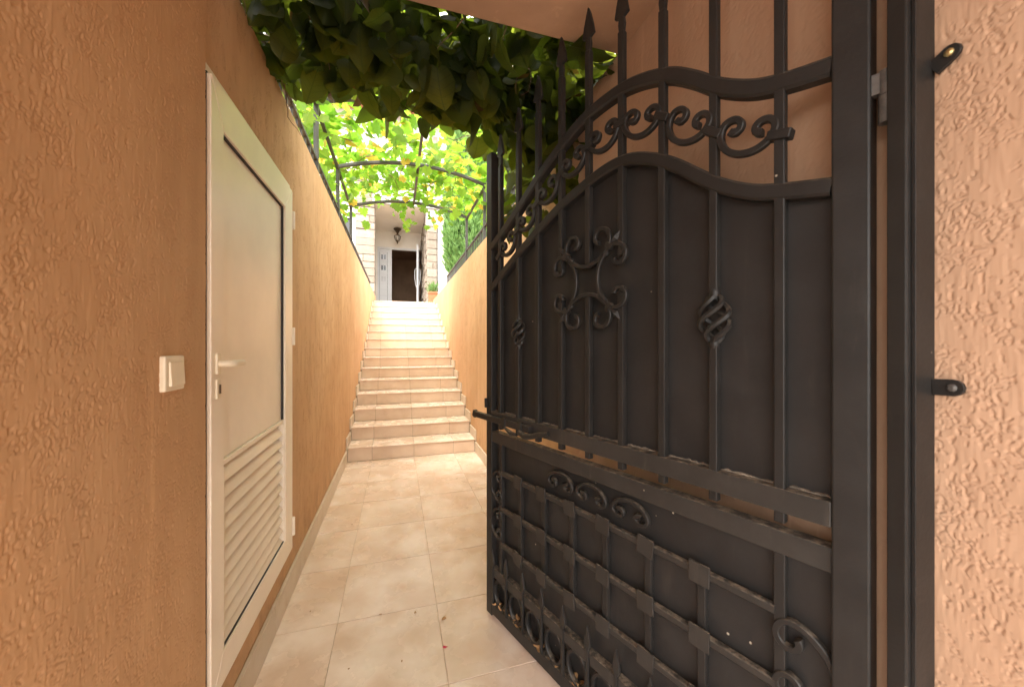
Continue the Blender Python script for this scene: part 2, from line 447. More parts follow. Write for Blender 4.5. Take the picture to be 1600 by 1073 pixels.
DY0, DY1, DZ0, DZ1 = 1.2625, 2.182, .243, 2.098       # door in the left wall
wl_ = MB()
wl_.box(XL-.22, XL, 1.2621, DY1, DZ1, WTL)
wl_.box(XL-.22, XL, 1.2621, DY1, -.1, DZ0)
wl_.box(XL-.22, XL, DY1, 10.49, -.1, WTL)
wall_left = obj('retaining_wall', wl_.mesh('retaining_wall', 'stucco'))
tag(wall_left, 'long orange stucco wall with the cream louvred door in it', 'wall')
wall_right = obj('retaining_wall', wall_grid(XR, -1, PFR, 2.0, -.02, SOFF, .22, [(PFR,-.2,.02),(-.2,.12,.006),(.12,.47,.002),(.47,2.0,.0042)], 'stucco_street_lit', 'wall', .68))  # street end lengthened behind the viewer to block light from the right
tag(wall_right, 'rough peach stucco wall behind and beside the iron gate', 'wall')
wall_right2 = obj('retaining_wall', MB().box(XR, XR+.22, 2.0, 10.49, -.1, WTR).mesh('wall', 'stucco'))
tag(wall_right2, 'peach stucco wall running up beside the stairs, behind the open gate', 'wall')
cap = obj('wall_extension', MB().box(XR+.2, XR+.6, PFR, 2.0, -.1, SOFF - .001).mesh('wall', 'stucco')); cap.parent = wall_right
# roof slab over the gate, extended out of view to shade the near walls
slab = obj('portal_roof', MB().box(-2.1, 1.7, -1.6, PB, SOFF, SOFF + .28).mesh('portal_roof', 'stucco_street_lit'), bevel=.006)
tag(slab, 'orange plastered roof slab overhead above the gate', 'roof slab')
fw = obj('street_wall', MB().box(-14, PIL - .6, PF, PF + .25, -.1, SOFF).box(-1.35, PIL - .6, PF, 1.262, -.1, SOFF - .001).mesh('street_wall', 'stucco')); tag(fw, 'orange street wall left of the gate pillar', 'wall')
fw = obj('street_wall', MB().box(XR + .6, 14, PFR, PFR + .25, -.1, SOFF).mesh('street_wall', 'stucco')); tag(fw, 'orange street wall right of the gate', 'wall')

# skirting along the passage floor (tiles belong to their wall)
sk = [y for y in ys if y > 1.26]
sk = [1.263] + sk
for i in range(len(sk) - 1):
    tile_box(XL + .0005, XLS, sk[i], sk[i+1], .0015, .128, 'skirting_tile', 'skirt_tile', wall_left, g=.0008)
sk2 = [2.001] + [y for y in ys if y > 2.1]
for i in range(len(sk2) - 1):
    tile_box(XRS, XR - .0005, sk2[i], sk2[i+1], .0015, .12, 'skirting_tile', 'skirt_tile', wall_right2, g=.0008)

# ------------------------------------------------------------------ staircase
stairs = thing('staircase', 'long straight staircase of beige stone tiles climbing to the house', 'staircase', ((XL+XR)/2, Y1, 0))
m = MB()
for k in range(N_ST):
    y0 = Y1 + .012 + k*T_ST
    y1 = Y1 + .012 + (k+1)*T_ST + .0 if k < N_ST-1 else 13.6
    m.box(XL+.001, XR-.001, y0, y1, -.1, (k+1)*R_ST - .012)
obj('core', m.mesh('core', 'grout'), stairs)
SX = [XLS, -.262, .188, .638, XRS]
for k in range(N_ST):
    y0 = Y1 + k*T_ST; z0 = k*R_ST; z1 = z0 + R_ST
    sh = -.01 * max(0, k-6)
    xs = [SX[0], SX[1]+sh, SX[2]+sh*.5, SX[3]-sh*.3, SX[4]]
    for j in range(4):
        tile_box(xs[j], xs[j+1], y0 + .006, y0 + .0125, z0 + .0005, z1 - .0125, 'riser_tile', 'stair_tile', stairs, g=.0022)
        if k < N_ST-1:
            tile_box(xs[j], xs[j+1], y0 - .008, y0 + T_ST + .003, z1 - .011, z1, 'tread_tile', 'floor_tile', stairs, g=.0015, bev=.002)
    if k < N_ST-1:
        for a, b in ((XL + .0008, XLS), (XRS, XR - .0008)):
            tile_box(a, b, y0 - .012, y0 + T_ST - .014, z1 - R_ST + (.13 if k else .13) - .0, z1 + .105, 'skirting_tile', 'skirt_tile', stairs, g=.0006)
for j in range(4):
    for i in range(3):
        tile_box(SX[j], SX[j+1], Y1 + (N_ST-1)*T_ST - .006 + i*.45, Y1 + (N_ST-1)*T_ST - .006 + (i+1)*.45, LAND - .011, LAND, 'landing_tile', 'floor_tile', stairs, g=.0009)

# ------------------------------------------------------------------ cream louvred door in the left wall
door = thing('service_door', 'cream aluminium door with louvred lower panel in the orange wall', 'door', (XL, (DY0+DY1)/2, DZ0))
def P(name, mb, mat, parent, bevel=0, smooth=None, local=False): return obj(name, mb.mesh(name, mat, smooth), parent, local=local, bevel=bevel)
fr = MB()
xf = XL + .006
fr.box(XL-.06, xf, DY0, DY0+.023, DZ0, DZ1); fr.box(XL-.06, xf, DY0+.023, DY1, DZ1-.026, DZ1); fr.box(XL-.06, XL-.031, DY1-.03, DY1, DZ0, DZ1-.026)
P('frame', fr, 'cream', door, .0025)
P('backing', MB().box(XL-.075, XL-.062, DY0, DY1, DZ0, DZ1), 'gasket_gap', door)
LY0, LY1, LZ0, LZ1 = 1.290, 2.174, DZ0+.003, 2.068     # leaf
lx0, lx1 = XL-.03, XL+.02
sw = .085; swr = .128
def frame_piece(poly):
    m = MB(); n = len(poly)
    vv = [(lx1, y, z) for y, z in poly] + [(lx0, y, z) for y, z in poly]
    return m.add(vv, [tuple(range(n)), tuple(range(2*n-1, n-1, -1))] + [(i, i+n, (i+1) % n+n, (i+1) % n) for i in range(n)])
g = .0017
iy0, iy1, iz0, iz1 = LY0+sw, LY1-swr, LZ0+.10, LZ1-.125
P('stile', frame_piece([(LY0,LZ0),(iy0-g,iz0-g),(iy0-g,iz1+g),(LY0,LZ1-g)]), 'cream', door, .002)
P('stile', frame_piece([(LY1,LZ0),(LY1,LZ1-g),(iy1+g,iz1+g),(iy1+g,iz0-g)]), 'cream', door, .002)
P('rail', frame_piece([(LY0+g*2,LZ1),(iy0,iz1),(iy1,iz1),(LY1-g*2,LZ1)]), 'cream', door, .002)
P('rail', frame_piece([(LY0+g*2,LZ0),(LY1-g*2,LZ0),(iy1,iz0),(iy0,iz0)]), 'cream', door, .002)
ga = MB(); zm = .928
ga.box(XL-.004, XL+.012, iy0+.001, iy1-.001, iz1-.0045, iz1-.001); ga.box(XL-.004, XL+.012, iy1-.004, iy1-.001, zm, iz1-.006)
ga.box(XL-.004, XL+.0155, iy0+.001, iy1-.001, iz0+.0005, iz0+.006); ga.box(XL-.02, XL+.009, LY0-.0036, LY0-.0004, LZ0, LZ1); ga.box(XL-.02, XL+.009, LY0, LY1, LZ1+.0004, LZ1+.0036)  # foot, side and head strips: shade of the gaps drawn as dark colour
P('gasket_gap', ga, 'gasket_gap', door)
P('panel', MB().box(XL-.012, XL+.002, iy0, iy1, zm, iz1), 'cream', door)
P('mid_trim', MB().box(XL-.012, XL+.012, iy0, iy1, zm-.018, zm-.002), 'cream', door, .002)
P('glazing_bead', MB().box(XL-.01, XL+.0165, iy0+.0005, iy0+.012, iz0, zm-.02).box(XL-.01, XL+.0165, iy1-.012, iy1-.0005, iz0, zm-.02), 'cream', door, .002)
P('louvre_back', MB().box(XL-.0615, XL-.056, iy0, iy1, iz0, zm), 'gasket_gap', door)
NS = 11; ph = (zm - .02 - iz0) / NS
for k in range(NS):
    zc = iz0 + (k+.5)*ph; m = MB(); prof = []
    for a in range(7):                                  # curved blade, leaning outward at the foot
        u = a/6; x = XL + .0135 - .052*u + .008*math.sin(math.pi*u); z = zc - ph*.48 + ph*1.04*u
        prof.append((x, z))
    prof2 = [(x-.004, z-.002) for x, z in reversed(prof)]
    pr = prof + prof2; n = len(pr); y0, y1 = iy0+.012, iy1-.012
    m.add([(x, y0, z) for x, z in pr] + [(x, y1, z) for x, z in pr], [tuple(range(n)), tuple(range(2*n-1, n-1, -1))] + [(i, i+n, (i+1) % n+n, (i+1) % n) for i in range(n)])
    P('slat', m, 'cream_slat', door, 0, 35)
hy, hz = LY0+.034, 1.230
hd = P('handle', MB().box(lx1, lx1+.008, hy-.014, hy+.014, hz-.032, hz+.032), 'switch_cream', door, .004)
P('lever', MB().tube([(lx1+.006,hy,hz),(lx1+.026,hy,hz),(lx1+.036,hy+.006,hz),(lx1+.039,hy+.022,hz),(lx1+.040,hy+.05,hz),(lx1+.039,hy+.085,hz-.001),(lx1+.036,hy+.100,hz-.002)],
    [.010,.010,.0105,.0105,.010,.0095,.006], 10), 'switch_cream', hd, 0, 50)
kp = P('lock_plate', MB().box(lx1, lx1+.007, hy-.013, hy+.013, 1.125, 1.185), 'switch_cream', door, .005)
P('keyhole', MB().box(lx1+.0072, lx1+.009, hy-.002, hy+.008, 1.141, 1.168), 'bronze', kp, .002)
for z in (1.922, 1.327, .352):
    hg = P('hinge', MB().tube([(lx1-.001, LY1+.013, z-.045), (lx1-.001, LY1+.013, z+.045)], .010, 10), 'cream', door, 0, 40)
    P('hinge_leaf', MB().box(XL-.002, lx1-.004, LY1+.001, LY1+.03, z-.04, z-.003).box(XL-.002, lx1-.004, LY1+.001, LY1+.03, z+.003, z+.04), 'cream', hg, .002)

# light switch on the pillar
lsw = thing('light_switch', 'cream light switch on the orange pillar beside the door', 'light switch', (PIL, 1.088, 1.219))
P('plate', MB().box(PIL-.004, PIL+.011, 1.047, 1.129, 1.179, 1.261), 'switch_cream', lsw, .004)
m = MB().add([(PIL+.009,1.061,1.190),(PIL+.009,1.121,1.190),(PIL+.009,1.121,1.248),(PIL+.009,1.061,1.248),(PIL+.0165,1.062,1.191),(PIL+.0165,1.120,1.191),(PIL+.0135,1.120,1.247),(PIL+.0135,1.062,1.247)],
   [(0,3,2,1),(4,5,6,7),(0,1,5,4),(1,2,6,5),(2,3,7,6),(3,0,4,7)])
P('rocker', m, 'switch_cream', lsw, .0015)

# ------------------------------------------------------------------ wrought iron gate leaf, swung inward
GD = (-.3222744, .9466463)
gate = thing('iron_gate', 'open dark wrought iron gate with sheet panels, scrolls and spear tops', 'gate', (.411, 1.767, 0), math.atan2(-GD[1], -GD[0]))
def G(name, mb, mat='iron', parent=None, bevel=0, smooth=None):
    return obj(name, mb.mesh(name, mat, smooth), parent or gate, local=True, bevel=bevel)
def spline(pts, n=10):
    out = []
    p = [Vector(x) for x in pts]
    p = [p[0]*2 - p[1]] + p + [p[-1]*2 - p[-2]]
    for i in range(1, len(p)-2):
        for j in range(n):
            u = j/n; a, b, c, d = p[i-1], p[i], p[i+1], p[i+2]
            out.append(.5*((2*b) + (c-a)*u + (2*a-5*b+4*c-d)*u*u + (3*b-a-3*c+d)*u**3))
    out.append(p[-2]); return out
def interp(curve, t):
    for a, b in zip(curve, curve[1:]):
        if a[0] <= t <= b[0]: return a[1] + (b[1]-a[1])*(t-a[0])/max(1e-6, b[0]-a[0])
    return curve[0][1] if t < curve[0][0] else curve[-1][1]
UPT = spline([(.044,1.745),(.21,1.837),(.35,1.93),(.46,1.993),(.61,2.06),(.737,2.08),(.834,2.073),(.939,2.036),(1.012,1.985),(1.075,1.93),(1.15,1.883),(1.22,1.860),(1.302,1.845)])
LOW = spline([(.044,1.552),(.21,1.65),(.363,1.729),(.495,1.79),(.595,1.824),(.71,1.852),(.799,1.854),(.878,1.828),(.958,1.781),(1.07,1.69),(1.15,1.643),(1.214,1.623),(1.302,1.604)])
G('stile', MB().box(0, .045, 0, .042, .012, 2.19), bevel=.003)
G('stile', MB().box(1.302, 1.36, -.0065, .044, .012, 2.22), bevel=.004)
G('rail', MB().box(.0452, 1.3018, -.0045, .038, .922, .974), 'iron_worn', bevel=.003)
G('rail', MB().box(.0452, 1.3018, .002, .038, .829, .880), 'iron_worn', bevel=.003)
G('bottom_rail', MB().box(.0452, 1.3018, .002, .040, .022, .075), bevel=.003)
G('frieze_rail', MB().box(.0452, 1.3018, .000, .030, .202, .243), 'iron_worn', bevel=.003)
G('arch_bar', MB().tube([(p[0], .014, p[1]) for p in UPT], 1, b=(0,1,0), rect=(.040, .034)), smooth=35)
G('arch_bar', MB().tube([(p[0], .014, p[1]) for p in LOW], 1, b=(0,1,0), rect=(.036, .036)), smooth=35)
poly = [(.045,.95)] + [(1.302,.95)] + [(p[0], p[1]) for p in reversed(LOW)]
G('upper_panel', MB().prism(poly, .0262, .0285), 'iron_sheet')
G('kick_plate', MB().box(.0452, 1.3018, .0405, .0425, .03, .26), 'iron_sheet')
G('lower_panel', MB().box(.04, 1.305, .0275, .030, .236, .85), 'iron_sheet')
BARS = [.110, .247, .378, .513, .647, .785, .926, 1.068, 1.211]
TIPS = [2.248, 2.30, 2.361, 2.425, 2.436, 2.41, 2.375, 2.33, 2.29]
def spearhead(x, zt):
    return [(x-.0085,zt-.155),(x-.012,zt-.125),(x-.009,zt-.105),(x-.026,zt-.098),(x-.019,zt-.062),(x-.008,zt-.022),(x,zt),(x+.008,zt-.022),(x+.019,zt-.062),(x+.026,zt-.098),(x+.009,zt-.105),(x+.012,zt-.125),(x+.0085,zt-.155)]
bw = .0105
def rods(x, zc, hh, rr, n=4, turns=.8):
    """twisted basket of four rods"""
    m = MB()
    for q in range(n):
        pts = []
        for i in range(19):
            u = i/18; a = 2*math.pi*(q/n + turns*u); r = rr*math.sin(math.pi*u)**.75 + .004
            pts.append((x + r*math.cos(a), .008 + .55*r*math.sin(a), zc + hh*(2*u-1)))
        m.tube(pts, .0072, 6)
    m.lathe([(.011,zc+hh-.012),(.013,zc+hh-.004),(.013,zc+hh+.012),(.010,zc+hh+.02)], x, .010, 10)
    m.lathe([(.010,zc-hh-.02),(.013,zc-hh-.012),(.013,zc-hh+.004),(.011,zc-hh+.012)], x, .010, 10)
    return m
for i, (x, zt) in enumerate(zip(BARS, TIPS)):
    m = MB(); zlow = .898
    segs = [(zlow, zt-.15)]
    if i == 7: segs = [(zlow, 1.285), (1.42, zt-.15)]
    if i == 1: segs = [(zlow, 1.275), (1.40, zt-.15)]
    if i == 3: segs = [(zlow, 1.452), (1.560, zt-.15)]
    if i == 4: segs = [(zlow, 1.462), (1.545, zt-.15)]
    if i == 5: segs = [(zlow, 1.450), (1.562, zt-.15)]
    for a, b in segs: m.box(x-bw, x+bw, -.001, .0195, a, b)
    b = G('bar', m, bevel=.0025)
    G('spearhead', MB().prism(spearhead(x, zt), .003, .015), parent=b, bevel=.002)
    if i == 7: G('basket_twist', rods(x, 1.352, .060, .033), parent=b, smooth=50)
    if i == 1: G('basket_twist', rods(x, 1.337, .056, .032), parent=b, smooth=50)

def cscroll(Rr, half, r0, r1, turn, n=14, ns=22):
    """C-scroll opening towards +y2, lowest point at the origin"""
    pts = [(0., 0.)]; th_ = 0; x = y = 0.
    for i in range(n):
        d = half/n; th_ += d/2; x += Rr*d*math.cos(th_); y += Rr*d*math.sin(th_); th_ += d/2; pts.append((x, y))
    for i in range(ns):
        d = turn/ns; r = r0 + (r1-r0)*(i/(ns-1))**.8; th_ += d/2; x += r*d*math.cos(th_); y += r*d*math.sin(th_); th_ += d/2; pts.append((x, y))
    return [(-a, b) for a, b in reversed(pts[1:])] + pts
def place(pts, w, cx, cz, rot=0, y=.006, sq=1.0):
    """scale a 2D path to width w, turn it, set it in the gate plane with its bounding centre at cx,cz"""
    mx = max(a for a, b in pts); s = w/2/mx; c, sn = math.cos(rot), math.sin(rot)
    my = (max(b for a, b in pts) + min(b for a, b in pts))/2
    return [(cx + s*(a*c - sq*(b-my)*sn), y, cz + s*(a*sn + sq*(b-my)*c)) for a, b in pts]
base_c = cscroll(.060, R(90), .027, .011, R(300))
def taper(pts, e=.62): 
    n = len(pts); return [1 if 5 < i < n-6 else 1.12 for i in range(n)]
# scroll frieze between the two arches, a collar on each bar
for i in range(len(BARS)):
    x0 = BARS[i-1] if i else .045
    x1 = BARS[i]
    zc0 = (interp(UPT, x0)+interp(LOW, x0))/2; zc1 = (interp(UPT, x1)+interp(LOW, x1))/2
    if i == 0: continue
    slope = math.atan2(zc1-zc0, x1-x0)
    pts = place(base_c, (x1-x0)*.86, (x0+x1)/2, (zc0+zc1)/2 - .004, slope*.92, .004, .86)
    G('scroll', MB().tube(pts, taper(pts), b=(0,1,0), rect=(.0155, .017)), smooth=40)
for i in range(len(BARS)):
    zc = (interp(UPT, BARS[i])+interp(LOW, BARS[i]))/2 + .004
    s0 = math.atan2(interp(LOW, min(1.3, BARS[i]+.05)) - interp(LOW, BARS[i]-.05), .1)
    m = MB().beam((BARS[i]-.024*math.cos(s0), .006, zc-.024*math.sin(s0)), (BARS[i]+.024*math.cos(s0), .006, zc+.024*math.sin(s0)), .026, .021)
    G('collar', m, bevel=.003)
# four-scroll emblem in the middle of the upper panel
emb = cscroll(.080, R(56), .034, .0095, R(310))
EC = (.647, 1.503)
e0 = G('emblem', MB().lathe([(.004,EC[1]-.001),(.004,EC[1]+.001)], EC[0], .02, 6))
for q in range(4):
    rot = q*math.pi/2
    off = .104
    cx, cz = EC[0] - off*math.sin(rot)*-1*-1, EC[1] + off*math.cos(rot)
    G('scroll', MB().tube(place(emb, .200, EC[0]-off*math.sin(rot), EC[1]+off*math.cos(rot), rot, -.001), 1, b=(0,1,0), rect=(.0135, .015)), parent=e0, smooth=40)
for sx in (-1, 1):
    for sz in (-1, 1):
        dx, dz = sx*.7071, sz*.7071
        c = Vector((EC[0]+sx*.098, 0, EC[1]+sz*.098))
        G('collar', MB().beam(c - Vector((dx,0,dz))*.009 + Vector((0,-.001,0)), c + Vector((dx,0,dz))*.009 + Vector((0,-.001,0)), .026, .020, (0,1,0)), parent=e0, bevel=.002)
        for sg, ln in ((1, .058), (-1, .050)):           # leaf tips each side of the collar
            a = c + Vector((dx,0,dz))*(.010*sg); tip = c + Vector((dx,0,dz))*(sg*ln); nx = Vector((-dz,0,dx))
            md = a.lerp(tip, .45)
            vv = [a+nx*.006, md+nx*.0125, tip, md-nx*.0125, a-nx*.006, md+Vector((0,-.010,0)), a+Vector((0,-.008,0))]
            vv = [v + Vector((0,-.001,0)) for v in vv]; bk = [v + Vector((0,.008,0)) for v in vv[:5]]
            G('leaf_tip', MB().add(vv+bk, [(6,0,1,5),(5,1,2),(5,2,3),(6,5,3,4),(0,6,4),(11,10,9,8,7),(0,7,8,1),(1,8,9,2),(2,9,10,3),(3,10,11,4),(4,11,7,0)]), 'iron_sheet', parent=e0)
wr = random.Random(4)
simple('weld', (.17, .135, .10), .7, 0, .5, 60)
for i in range(len(BARS)+1):
    a = (BARS[i-1]+.012) if i else .047; b = BARS[i]-.012 if i < len(BARS) else 1.300
    n = int((b-a)/.006)
    G('weld_seam', MB().tube([(a+(b-a)*k/n, .0235+wr.gauss(0,.0006), .9755+wr.gauss(0,.0008)) for k in range(n+1)], [max(.0012, .0026+wr.gauss(0,.0009)) for k in range(n+1)], 5), 'weld', smooth=60)
# lattice with square plates in the lower panel
LX = [.112, .253, .406, .562, .715, .875, 1.034, 1.209]; LZ = [.700, .536, .374]
G('lattice_upright', MB().box(LX[0]-.011, LX[0]+.011, .006, .0245, .2435, .8285), bevel=.002)
G('lattice_upright', MB().box(LX[-1]-.011, LX[-1]+.011, .006, .0245, .2435, .8285), bevel=.002)
for x in LX[1:-1]: G('lattice_upright', MB().box(x-.0105, x+.0105, .009, .0255, LZ[2], LZ[0]), bevel=.002)
for z in LZ: G('lattice_rail', MB().tube([(LX[0]+.008,.010,z),(LX[-1]-.008,.010,z)], 1, b=(0,1,0), rect=(.020,.017)), 'iron_worn', smooth=30)
for x in LX[1:-1]:
    for z in LZ:
        dx = rng.uniform(-.003,.003); m = MB().beam((x-.027, -.002, z+dx), (x+.027, -.002, z-dx), .006, .054)
        G('square_plate', m, 'iron_worn', bevel=.0015)
sm = cscroll(.060, R(70), .026, .009, R(330))
for a, b in ((.434,.574),(.586,.726),(.742,.883)):
    pts = place(sm, (b-a)*.92, (a+b)/2, .779, math.pi, .010, .72)
    G('scroll', MB().tube(pts, taper(pts), b=(0,1,0), rect=(.0125,.015)), smooth=40)
for z in (.632, .461):
    pts = place(sm, .135, .077, z, -math.pi/2, .010); G('scroll', MB().tube(pts, taper(pts), b=(0,1,0), rect=(.0115,.015)), smooth=40)
for z, rt in ((.600, math.pi/2), (.41, math.pi/2)):
    pts = place(sm, .176, 1.2555, z, rt, .010); G('scroll', MB().tube(pts, taper(pts), b=(0,1,0), rect=(.014,.016)), smooth=40)
# ring frieze with spear finials at the foot
x = .104
while x < 1.27:
    pts = [(x + .047*math.cos(a), .014, .1385 + .058*math.sin(a)) for a in [2*math.pi*i/24 for i in range(25)]]
    G('ring', MB().tube(pts, 1, b=(0,1,0), rect=(.013,.018), cap=False), smooth=40)
    x += .1212
x = .0435+.0005
k = 0
while x < 1.29:
    xx = x if k else .058
    pl = [(xx-.006,.0752),(xx-.006,.252),(xx-.0155,.272),(xx-.012,.29),(xx,.335),(xx+.012,.29),(xx+.0155,.272),(xx+.006,.252),(xx+.006,.0752)]
    G('finial', MB().prism(pl, .006-.012, .016-.012), bevel=.0025); x += .1212; k += 1
# latch
lt = G('latch', MB().box(-.075, .36, -.027, -.005, .931, .958), bevel=.003)
G('bolt_tip', MB().prism([(-.105,.934),(-.09,.925),(-.0752,.925),(-.0752,.962),(-.095,.962)], -.020, -.004), parent=lt, bevel=.002)
G('lever', MB().tube([(.30,-.03,.926),(.345,-.034,.918),(.39,-.036,.927),(.44,-.036,.944),(.485,-.034,.956)], [.011,.013,.011,.010,.008], 8), parent=lt, smooth=50)
for a in (.17, .285): G('guide', MB().box(a, a+.028, -.031, -.0245, .921, .968), parent=lt, bevel=.002)
G('knob', MB().tube([(.20,-.03,.925),(.25,-.034,.912),(.29,-.034,.915)], [.006,.010,.007], 8), parent=lt, smooth=50)
G('strike_lug', MB().box(.0, .012, -.012, .0, .985, 1.03), parent=lt, bevel=.002)
G('hinge_barrel', MB().tube([(1.379,.008,1.748),(1.379,.008,1.792)], .0115, 12).box(1.3602,1.372,.0,.016,1.752,1.79), 'steel', None, 0, 35)
for z in (.22,): G('hinge_barrel', MB().tube([(1.379,.008,z),(1.379,.008,z+.045)], .0115, 12).box(1.3602,1.372,.0,.016,z,z+.04), 'steel', None, 0, 35)

# fixed post on the right reveal, two wall tabs, lower hinge halves
post = thing('gate_post', 'fixed dark iron gate post screwed to the rough wall at right', 'gate post', (.875, .43, 0))
P('upright', MB().box(.846, .9085, .4265, .4555, -.01, SOFF - .002), 'iron', post, .003)
P('stop_strip', MB().box(.856, .9085, .4195, .4262, -.01, SOFF - .002), 'iron', post, .0012)
for z, tl in ((1.770, .55), (1.214, .04)):
    c, s_ = math.cos(tl), math.sin(tl); xw = XR - .001
    pl = []
    for y, zz in ((.0,-.014),(.026,-.014)): pl.append((y,zz))
    for a in range(7): q = -math.pi/2 + math.pi*a/6; pl.append((.026+.014*math.cos(q), .014*math.sin(q)))
    pl.append((0,.014))
    pl = [(.4195 - (y*c - w_*s_)*1.02, z + (y*s_ + w_*c)) for y, w_ in pl]
    n = len(pl); m = MB().add([(xw-.011,y,w_) for y, w_ in pl]+[(xw-.004,y,w_) for y, w_ in pl], [tuple(range(n)), tuple(range(2*n-1,n-1,-1))]+[(i,i+n,(i+1)%n+n,(i+1)%n) for i in range(n)])
    tb = P('wall_tab', m, 'iron', post, .0012)
    yc, zc = .4195 - .026*c*1.02, z + .026*s_
    P('screw', MB().tube([(xw-.010,yc,zc),(xw-.0135,yc,zc),(xw-.0155,yc,zc)], [.0065,.0065,.003], 10), 'brass' if z > 1.5 else 'steel', tb, 0, 30)
    m2 = MB()
# lower hinge halves
hx, hy_ = .411 - GD[0]*1.379 + .9466463*.008, 1.767 - GD[1]*1.379 + .3222744*.008
for z in (1.748, .22):
    P('hinge_barrel', MB().tube([(hx,hy_,z-.052),(hx,hy_,z-.0015)], .0118, 12).box(hx-.004, hx+.006, .4556, hy_, z-.05, z-.006), 'steel', post, 0, 35)

# ------------------------------------------------------------------ railings and pergola frame
def railing(label, x, wt, y0, y1, hgt):
    r = thing('railing', label, 'railing', (x, (y0+y1)/2, wt))
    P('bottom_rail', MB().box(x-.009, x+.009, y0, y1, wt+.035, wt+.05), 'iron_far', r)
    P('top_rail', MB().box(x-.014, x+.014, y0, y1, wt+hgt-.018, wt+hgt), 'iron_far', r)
    n = int((y1-y0)/.11)
    pr = None
    for i in range(n+1):
        y = y0 + (y1-y0)*i/n
        if i % 9 == 0: P('post', MB().box(x-.011, x+.011, y-.011, y+.011, wt-.01, wt+hgt-.0185), 'iron_far', r); continue
        if pr is None: pr = MB().box(-.006,.006,-.006,.006,wt+.0505,wt+hgt-.0185).mesh('baluster','iron_far')
        b = bpy.data.objects.new('baluster', pr); C.objects.link(b); b.parent = r; b.matrix_parent_inverse = pinv(r); b.location = (x, y, 0)
railing('low iron railing on top of the left orange wall', XL-.05, WTL, 1.9, 9.0, .17)
railing('low iron railing on the wall to the right of the stairs', XR+.05, WTR, 2.4, 7.55, .21)

perg = thing('pergola', 'dark metal pergola of shallow arches over the stairs, carrying the grapevine', 'pergola', (.19, 4.2, 2.5))
AY = [2.05, 3.12, 4.2, 5.35]; PX0, PX1, PZ = XL-.045, XR+.045, 3.09
def arch_z(x): u = (x-PX0)/(PX1-PX0); return PZ + .16*4*u*(1-u)*.8
for y in AY:
    pts = [(PX0+(PX1-PX0)*i/20, y, arch_z(PX0+(PX1-PX0)*i/20)) for i in range(21)]
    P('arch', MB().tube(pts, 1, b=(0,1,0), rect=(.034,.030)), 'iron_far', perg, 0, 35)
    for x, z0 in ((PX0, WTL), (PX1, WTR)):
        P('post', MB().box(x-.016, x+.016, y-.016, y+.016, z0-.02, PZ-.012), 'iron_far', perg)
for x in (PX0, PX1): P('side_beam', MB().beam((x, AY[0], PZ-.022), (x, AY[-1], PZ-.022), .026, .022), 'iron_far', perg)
xm = .22
P('ridge_bar', MB().beam((xm, AY[0]-.1, arch_z(xm)-.028), (xm, AY[-1], arch_z(xm)-.028), .026, .022), 'iron_far', perg)

# ------------------------------------------------------------------ leaves
def heart_leaf(seed, fold=.25, curl=.2):
    """big heart-shaped blade hanging from its stalk at the origin, tip at -Z, face along -Y; unit length"""
    r = random.Random(seed); n = 9; fold = r.uniform(.08,.55); curl = r.uniform(-.1,.55); asp = r.uniform(.78,1.12); tw = r.uniform(-.25,.25)
    right = [(0,0),(.10,.10),(.26,.11),(.40,.02),(.46,-.14),(.44,-.32),(.36,-.52),(.25,-.70),(.12,-.88),(0,-1)]
    v = []; f = []
    def dep(x, z): return fold*abs(x)*1.0 - curl*(z+.35)**2 + .03*math.sin(9*z+seed)*abs(x)*3 + tw*x*z
    ax = [(0,z) for z in (0,-.06,-.12,-.18,-.28,-.40,-.55,-.71,-.88,-1)]
    rows = []
    for i, (a, b) in enumerate(zip(right, ax)):
        x, z = a; j = 1 + r.uniform(-.06,.06)
        rows.append((b[1], x*j*asp, z + r.uniform(-.012,.012)))
    for za, x, z in rows:
        v.append((-x, dep(-x, z) , z)); v.append((-x*.5, dep(-x*.5,(z+za)/2) , (z+za)/2)); v.append((0, dep(0, za), za)); v.append((x*.5, dep(x*.5,(z+za)/2), (z+za)/2)); v.append((x, dep(x, z), z))
    for i in range(len(rows)-1):
        for j in range(4):
            a = i*5+j; q = (a, a+5, a+6, a+1)
            f.append(q)
    k = len(v); y0 = dep(0, 0)
    for zz, yy in ((-.02, y0), (.14, y0+.03), (.30, y0+.12), (.42, y0+.25)): v += [(-.011, yy, zz), (.011, yy, zz)]
    for i in range(3): f.append((k+2*i, k+2*i+1, k+2*i+3, k+2*i+2))
    return v, f
def grape_leaf(seed):
    """five-lobed blade, same frame as heart_leaf"""
    r = random.Random(seed)
    out = [(0,.0),(.16,.16),(.30,.10),(.30,-.02),(.50,-.06),(.56,-.26),(.40,-.34),(.44,-.52),(.30,-.66),(.20,-.62),(.10,-.84),(0,-1)]
    pts = [(x*(1+r.uniform(-.08,.08)), z+r.uniform(-.03,.03)) for x, z in out]
    ring = pts + [(-x, z) for x, z in reversed(pts[1:-1])]
    c = (0,-.36); v = [(0, -.03, c[1])]; f = []
    def dep(x, z): return .28*abs(x) - .22*(z+.36)**2 + .05*math.sin(7*x+5*z+seed)
    v += [(x, dep(x,z), z) for x, z in ring]
    n = len(ring)
    for i in range(n): f.append((0, 1+i, 1+(i+1) % n))
    return v, f
def leaf_mesh(gen, seed, mat, nm):
    v, f = gen(seed); me = bpy.data.meshes.new(nm); me.from_pydata(v, [], f); me.materials.append(MATS[mat])
    for p in me.polygons: p.use_smooth = True
    me.validate(); me.update()
    at = me.attributes.new('lc', 'FLOAT_VECTOR', 'POINT'); at.data.foreach_set('vector', np.array(v, np.float32).ravel()); return me
